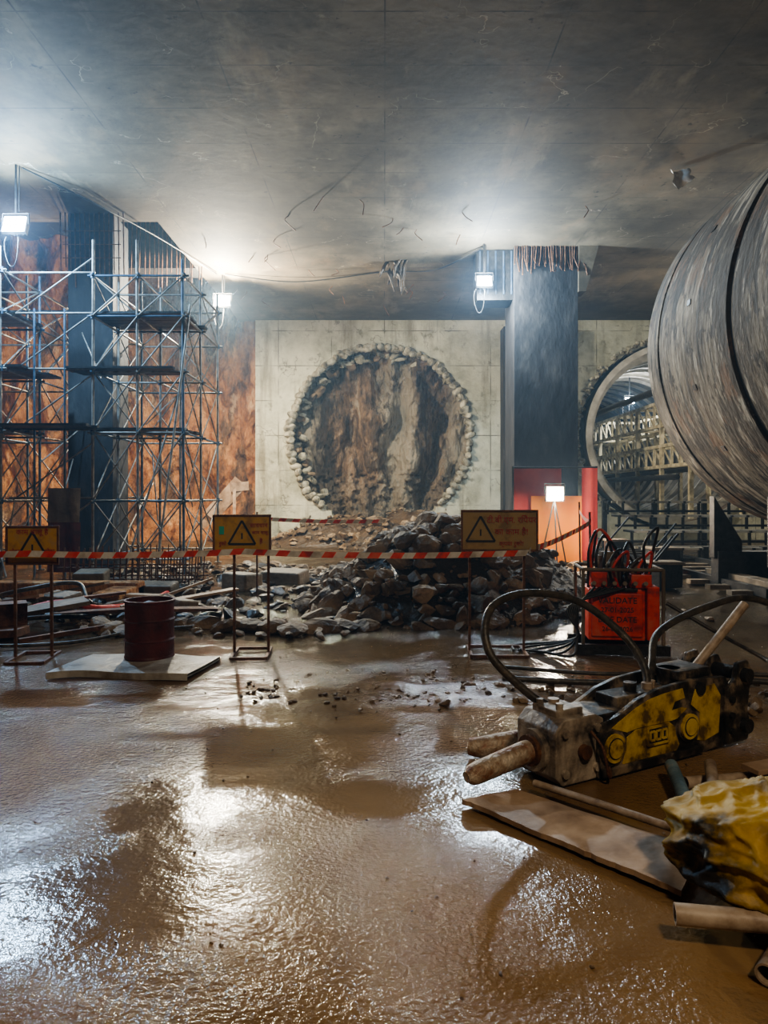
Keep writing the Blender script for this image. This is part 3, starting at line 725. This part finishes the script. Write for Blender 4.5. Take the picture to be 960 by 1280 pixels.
# ------------------------------------------------------------------ hydraulic breaker
K=empty('hydraulic_breaker')
K.location=(.93,4.0,0.015);K.rotation_euler=(0,0,math.radians(30))
W=.32
X,Y,Z=(1,0,0),(0,1,0),(0,0,1)
mb=MB()
pf=[(0,.05),(.05,0),(.30,0),(.36,.04),(.36,.33),(.30,.36),(.06,.36),(0,.30)]
mb.prism(pf,(0,0,0),X,Y,Z,W,0)
mb.box((.16,W/2,.37),(.2,.2,.05),0);mb.tube((.1,.08,.37),(.1,.08,.43),.022,0,8);mb.tube((.1,.24,.37),(.1,.24,.42),.022,0,8)
for (x,z) in((.06,.07),(.06,.29),(.3,.07),(.3,.29)): mb.tube((x,-.02,z),(x,.02,z),.025,0,10)
mb.obj('front_head',[M_cast],K,bevel=.022)
mb=MB()
mb.tube((-.035,W/2,.17),(.02,W/2,.17),.115,0,28);mb.tube((-.06,W/2,.17),(-.03,W/2,.17),.085,1,24)
mb.tube((.2,-.035,.17),(.2,.0,.17),.04,1,14)
mb.path([(.24,-.02,.28),(.26,-.09,.2),(.28,-.11,.06),(.34,-.07,.03),(.38,-.02,.07)],.009,1,6,sub=6)
mb.obj('tool_bushing',[M_cast,M_rust],K)
mb=MB()
mb.path([(.0,W/2,.17),(-.08,W/2,.165),(-.40,W/2,.115),(-.45,W/2,.106),(-.48,W/2,.10)],[.062,.062,.058,.052,.03],0,24)
mb.obj('chisel_tool',[M_chis],K)
mb=MB()
side=[(.30,.0),(1.40,.0),(1.47,.07),(1.49,.30),(1.42,.44),(1.10,.46),(.80,.44),(.62,.40),(.46,.33),(.30,.30)]
for y in(-.02,W-.02): mb.prism(side,(0,y,0),X,Y,Z,.04,0)
mb.box((.86,W/2,.19),(1.1,W-.05,.3),0)
mb.box((.75,-.03,.03),(.86,.03,.05),0)
mb.box((.8,W/2,.36),(.5,.18,.08),0);mb.tube((1.1,W/2,.34),(1.1,W/2,.5),.07,0,16);mb.tube((.75,W/2,.36),(.75,W/2,.45),.04,0,12)
mb.obj('side_plates',[M_bblk],K,bevel=.008)
mb=MB()
up=[(.40,.27),(.46,.30),(.60,.36),(.72,.395),(.84,.41),(1.0,.42),(1.02,.36),(.93,.35),(.90,.30),(1.0,.305),(1.04,.295),(.95,.245),(.9,.24),(.60,.24),(.52,.23)]
lo=[(.48,.04),(.94,.05),(.97,.09),(.94,.15),(.93,.20),(.88,.235),(.60,.235),(.52,.20),(.515,.12)]
re=[(1.08,.31),(1.12,.40),(1.3,.41),(1.36,.33),(1.34,.10),(1.2,.07),(1.14,.085),(1.16,.13),(1.16,.25)]
for p in(up,lo,re): mb.prism(p,(0,-.026,0),X,Y,Z,.008,0)
mb.obj('yellow_panels',[M_byel],K)
mb=MB()
for (x,z,r) in((.40,.165,.09),(1.04,.19,.085)):
    mb.tube((x,-.04,z),(x,0,z),r*1.1,1,30);mb.tube((x,-.055,z),(x,-.04,z),r*.9,0,28);mb.tube((x,-.058,z),(x,-.05,z),r*.68,1,24);mb.tube((x,-.062,z),(x,-.05,z),r*.6,0,24)
mb.box((.77,-.03,.18),(.17,.01,.09),1)
for (a,b) in(((.68,.13),(.86,.13)),((.68,.23),(.86,.23)),((.68,.13),(.68,.23)),((.86,.13),(.86,.23))): mb.bar((a[0],-.036,a[1]),(b[0],-.036,b[1]),.012,.012,0)
for i in range(3):
    x=.70+i*.052;z=.155
    for (a,b) in(((0,0),(.038,.0)),((0,.05),(.038,.05)),((0,0),(0,.05)),((.038,.0),(.038,.05))): mb.bar((x+a[0],-.036,z+a[1]),(x+b[0],-.036,z+b[1]),.012,.012,0)
mb.obj('bosses_and_badge',[M_byel,M_bblk],K)
mb=MB()
br=[(1.38,.02),(1.60,.02),(1.64,.10),(1.60,.2),(1.62,.34),(1.66,.44),(1.60,.53),(1.50,.52),(1.47,.42),(1.40,.36)]
for y in(-.05,W*.5,W): mb.prism(br,(0,y,0),X,Y,Z,.035,0)
mb.box((1.42,W/2,.2),(.06,W+.08,.36),0)
for z in(.12,.44): mb.tube((1.56,-.09,z),(1.56,W+.07,z),.045,1,18)
for z in(.1,.2,.3): mb.tube((1.43,-.07,z),(1.43,-.02,z),.022,1,8)
mb.tube((1.16,-.04,.40),(1.16,.02,.40),.04,1,14);mb.box((1.2,W/2,.47),(.3,.24,.06),0)
mb.obj('mounting_bracket',[M_bblk,M_dark],K,bevel=.008)
inv=(Matrix.Translation(K.location)@Matrix.Rotation(math.radians(30),4,'Z')).inverted()
def wl(ps): return [inv@V(p) for p in ps]
mb=MB()
mb.path(wl([(.98,4.28,.37),(.83,4.3,.46),(.62,4.35,.68),(.64,4.5,.90),(.88,4.7,.98),(1.25,4.82,.92),(1.55,4.8,.70),(1.64,4.66,.52),(1.62,4.55,.36)]),.025,0,10,sub=8)
mb.path(wl([(1.66,4.62,.38),(1.72,4.75,.52),(1.86,5.0,.68),(2.3,5.3,.80),(2.8,5.6,.82),(3.4,5.8,.55),(3.9,5.9,.05)]),.025,0,10,sub=8)
mb.path(wl([(2.02,4.85,.45),(2.44,5.0,.87)]),.03,1,12)
for p in wl([(.98,4.28,.38),(1.62,4.56,.40),(1.66,4.62,.40)]): mb.tube(p-V((0,0,.03)),p+V((0,0,.05)),.034,1,8)
mb.obj('hoses',[M_hose,M_pipe],K)

mb=MB()
mb.path([(.52,4.52,.07),(.58,4.50,.07),(1.0,4.72,.07)],[.05,.062,.062],0,20);mb.obj('spare_chisel',[M_chis])

# ------------------------------------------------------------------ boards and pipes right foreground
mb=MB()
A,Bc,C,D=V((.40,3.80,.03)),V((.70,3.92,.035)),V((1.37,3.20,.06)),V((1.17,2.91,.035))
def bd(u,v,dz):
    p=A.lerp(D,u).lerp(Bc.lerp(C,u),v);p.z+=dz+.008*N(u*4,v*3)
    if v<.01:p+=V((-.012,-.012,0))*N(u*30,1)*.7
    if u<.01 or u>.99:p+=V((.02,0,0))*N(v*12,2)
    return p
mb.grid(lambda u,v:bd(u,v,.012),40,12,0,False);mb.grid(lambda u,v:bd(u,v,-.012),40,12,0,False)
for vv in(0,1):
    mb.grid(lambda u,v:bd(u,vv,-.012+.024*v),40,1,0,False);mb.grid(lambda u,v:bd(vv,u,-.012+.024*v),12,1,0,False)
mb.obj('plywood_board',[M_wood])
mb=MB();mb.path([(.80,3.93,.075),(1.1,3.6,.085),(1.42,3.22,.10)],.019,0,12);mb.obj('steel_rod',[M_pipe])
mb=MB();mb.pipe((1.60,4.12,.10),(1.43,3.32,.05),.036);mb.obj('scaffold_pipe',[M_bpipe])
mb=MB();mb.pipe((1.64,4.02,.04),(2.5,4.15,.05),.034);mb.obj('scaffold_pipe',[M_pipe])
mb=MB();mb.pipe((1.80,4.08,.12),(1.54,3.40,.06),.032);mb.obj('scaffold_pipe',[M_pipe])
mb=MB();mb.pipe((1.95,3.9,.06),(2.3,3.6,.06),.03);mb.obj('scaffold_pipe',[M_pipe])
mb=MB();mb.pipe((1.03,2.62,.12),(2.0,2.42,.14),.037,0,18);mb.obj('scaffold_pipe',[M_pipe])
mb=MB();mb.pipe((1.24,2.40,.045),(1.75,2.95,.06),.036,0,18);mb.obj('scaffold_pipe',[M_pipe])
mb=MB()
mb.bar((1.98,4.0,.12),(2.6,4.2,.14),.12,.03,0);mb.bar((1.8,3.75,.05),(2.4,4.0,.07),.1,.03,0);mb.bar((2.0,3.5,.04),(2.6,3.8,.06),.1,.03,0)
mb.obj('timber_offcuts',[M_wood],bevel=.004)
# crumpled tarpaulin
mb=MB()
b_=bmesh.new();bmesh.ops.create_icosphere(b_,subdivisions=6,radius=1)
vs=[]
for v in b_.verts:
    p=v.co.copy()
    w1=N(p.x*.9+3,p.y*.9,p.z*.9)
    r=1+.2*w1
    def rg(a,b,c): return 1-min(1,abs(N(a,b,c))*3.0)
    r+=.13*rg(p.x*1.1+w1,p.y*1.1,p.z*1.5+4)**1.3
    r+=.085*rg(p.x*2.4+5,p.y*2.4+w1,p.z*2.6)**1.4
    r+=.04*rg(p.x*5+5,p.y*5+w1,p.z*5)
    p*=r
    if p.z<0: p.x*=1.0-.1*p.z;p.y*=1.0-.1*p.z
    z=.26+p.z*.19+.07*max(0,p.x)
    vs.append((1.57+p.x*.38,2.86+p.y*.31,z))
mb.add(vs,[tuple(v.index for v in f.verts) for f in b_.faces],0,True);b_.free()
mb.obj('yellow_tarpaulin_bundle',[M_tarp])
mb=MB()
mb.box((1.75,2.95,.035),(.7,.4,.06),0,Matrix.Rotation(.3,3,'Z'));mb.obj('timber_sleeper',[M_wood],bevel=.01)

# ------------------------------------------------------------------ lamps
def flood(x,y,z,power,col,glass,w=.34,h=.26,tilt=.35,hang=None,r=.12,stand=False,spot=False):
    E=empty('flood_light');E.location=(x,y,z)
    mb=MB();Rm=Matrix.Rotation(-tilt,3,'X')
    mb.box((0,.05,0),(w+.06,.09,h+.06),0,Rm);mb.box(Rm@V((0,-.0,0)),(w,.02,h),1,Rm)
    for i in range(6): mb.box(Rm@V((-w/2+w*i/5,.12,0)),(.012,.06,h),0,Rm)
    mb.path([(-w/2-.05,.04,0),(-w/2-.05,.06,.22),(w/2+.05,.06,.22),(w/2+.05,.04,0)],.014,0,6)
    if hang: mb.tube((0,.06,.22),(0,.06,hang-z),.02,0);mb.path([(0,.1,.1),(-.25,.12,-.3),(-.15,.12,-.75),(.0,.12,-.5),(.05,.1,hang-z)],.01,0,5,sub=6)
    if stand:
        for a in(.5,2.6,4.7): mb.tube((0,.08,-.1),(math.cos(a)*.35,.08+math.sin(a)*.3,-z+.02),.016,0)
    mb.obj('housing',[M_dark,glass],E)
    l=bpy.data.lights.new('lamp','SPOT' if spot else 'POINT');l.energy=power;l.color=col;l.shadow_soft_size=r
    if spot: l.spot_size=math.radians(150);l.spot_blend=.6
    lo_=bpy.data.objects.new('lamp',l);COL.objects.link(lo_);lo_.parent=E;lo_.location=(0,-.22,-.12)
    if spot: lo_.rotation_euler=(math.radians(spot),0,0)
flood(-7.0,14.0,6.75,1500,(.38,.66,1),M_lamp,hang=7.9,w=.4,h=.32)
flood(-4.6,21,7.15,3800,(1,.93,.74),M_lamp,hang=7.9,w=.42,h=.32)
flood(2.5,18.4,6.95,1500,(.66,.84,1),M_lamp,hang=7.9)
flood(3.75,16.2,1.65,280,(1,.86,.66),M_lampw,.34,.28,tilt=0,stand=True)
flood(-8.3,21.6,5.0,900,(1,.70,.40),M_lampw,tilt=.2,hang=7.0)  # added warm lamp, hidden behind the column to light the left background
flood(10.8,21.0,7.0,600,(1,.93,.8),M_lamp,hang=7.9)
flood(10.3,31,5.6,350,(.85,.92,1),M_lamp,hang=6.6)
flood(1.5,-2.5,7.0,1500,(1,.82,.60),M_lampw,hang=7.9,r=.4,spot=25)  # added fill lamp behind the camera, unseen, brightens the foreground

# dusty air fills the whole excavation
w=bpy.data.worlds.new('World');S.world=w;w.use_nodes=True;nt=w.node_tree
nt.nodes['Background'].inputs[0].default_value=(.8,.8,.8,1);nt.nodes['Background'].inputs[1].default_value=.04
vsn=nt.nodes.new('ShaderNodeVolumeScatter');vsn.inputs['Density'].default_value=.0038;vsn.inputs['Color'].default_value=(.50,.74,1,1);vsn.inputs['Anisotropy'].default_value=.5
nt.links.new(vsn.outputs[0],nt.nodes['World Output'].inputs['Volume'])
try: S.view_settings.look='AgX - Medium High Contrast'
except Exception: pass

cd=bpy.data.cameras.new('Camera');cam=bpy.data.objects.new('Camera',cd);COL.objects.link(cam)
cam.location=(0,0,1.6);cam.rotation_euler=(math.pi/2,0,0);cd.sensor_fit='VERTICAL';cd.sensor_height=36;cd.lens=26;cd.shift_y=-20/1280;cd.clip_end=200
S.camera=cam
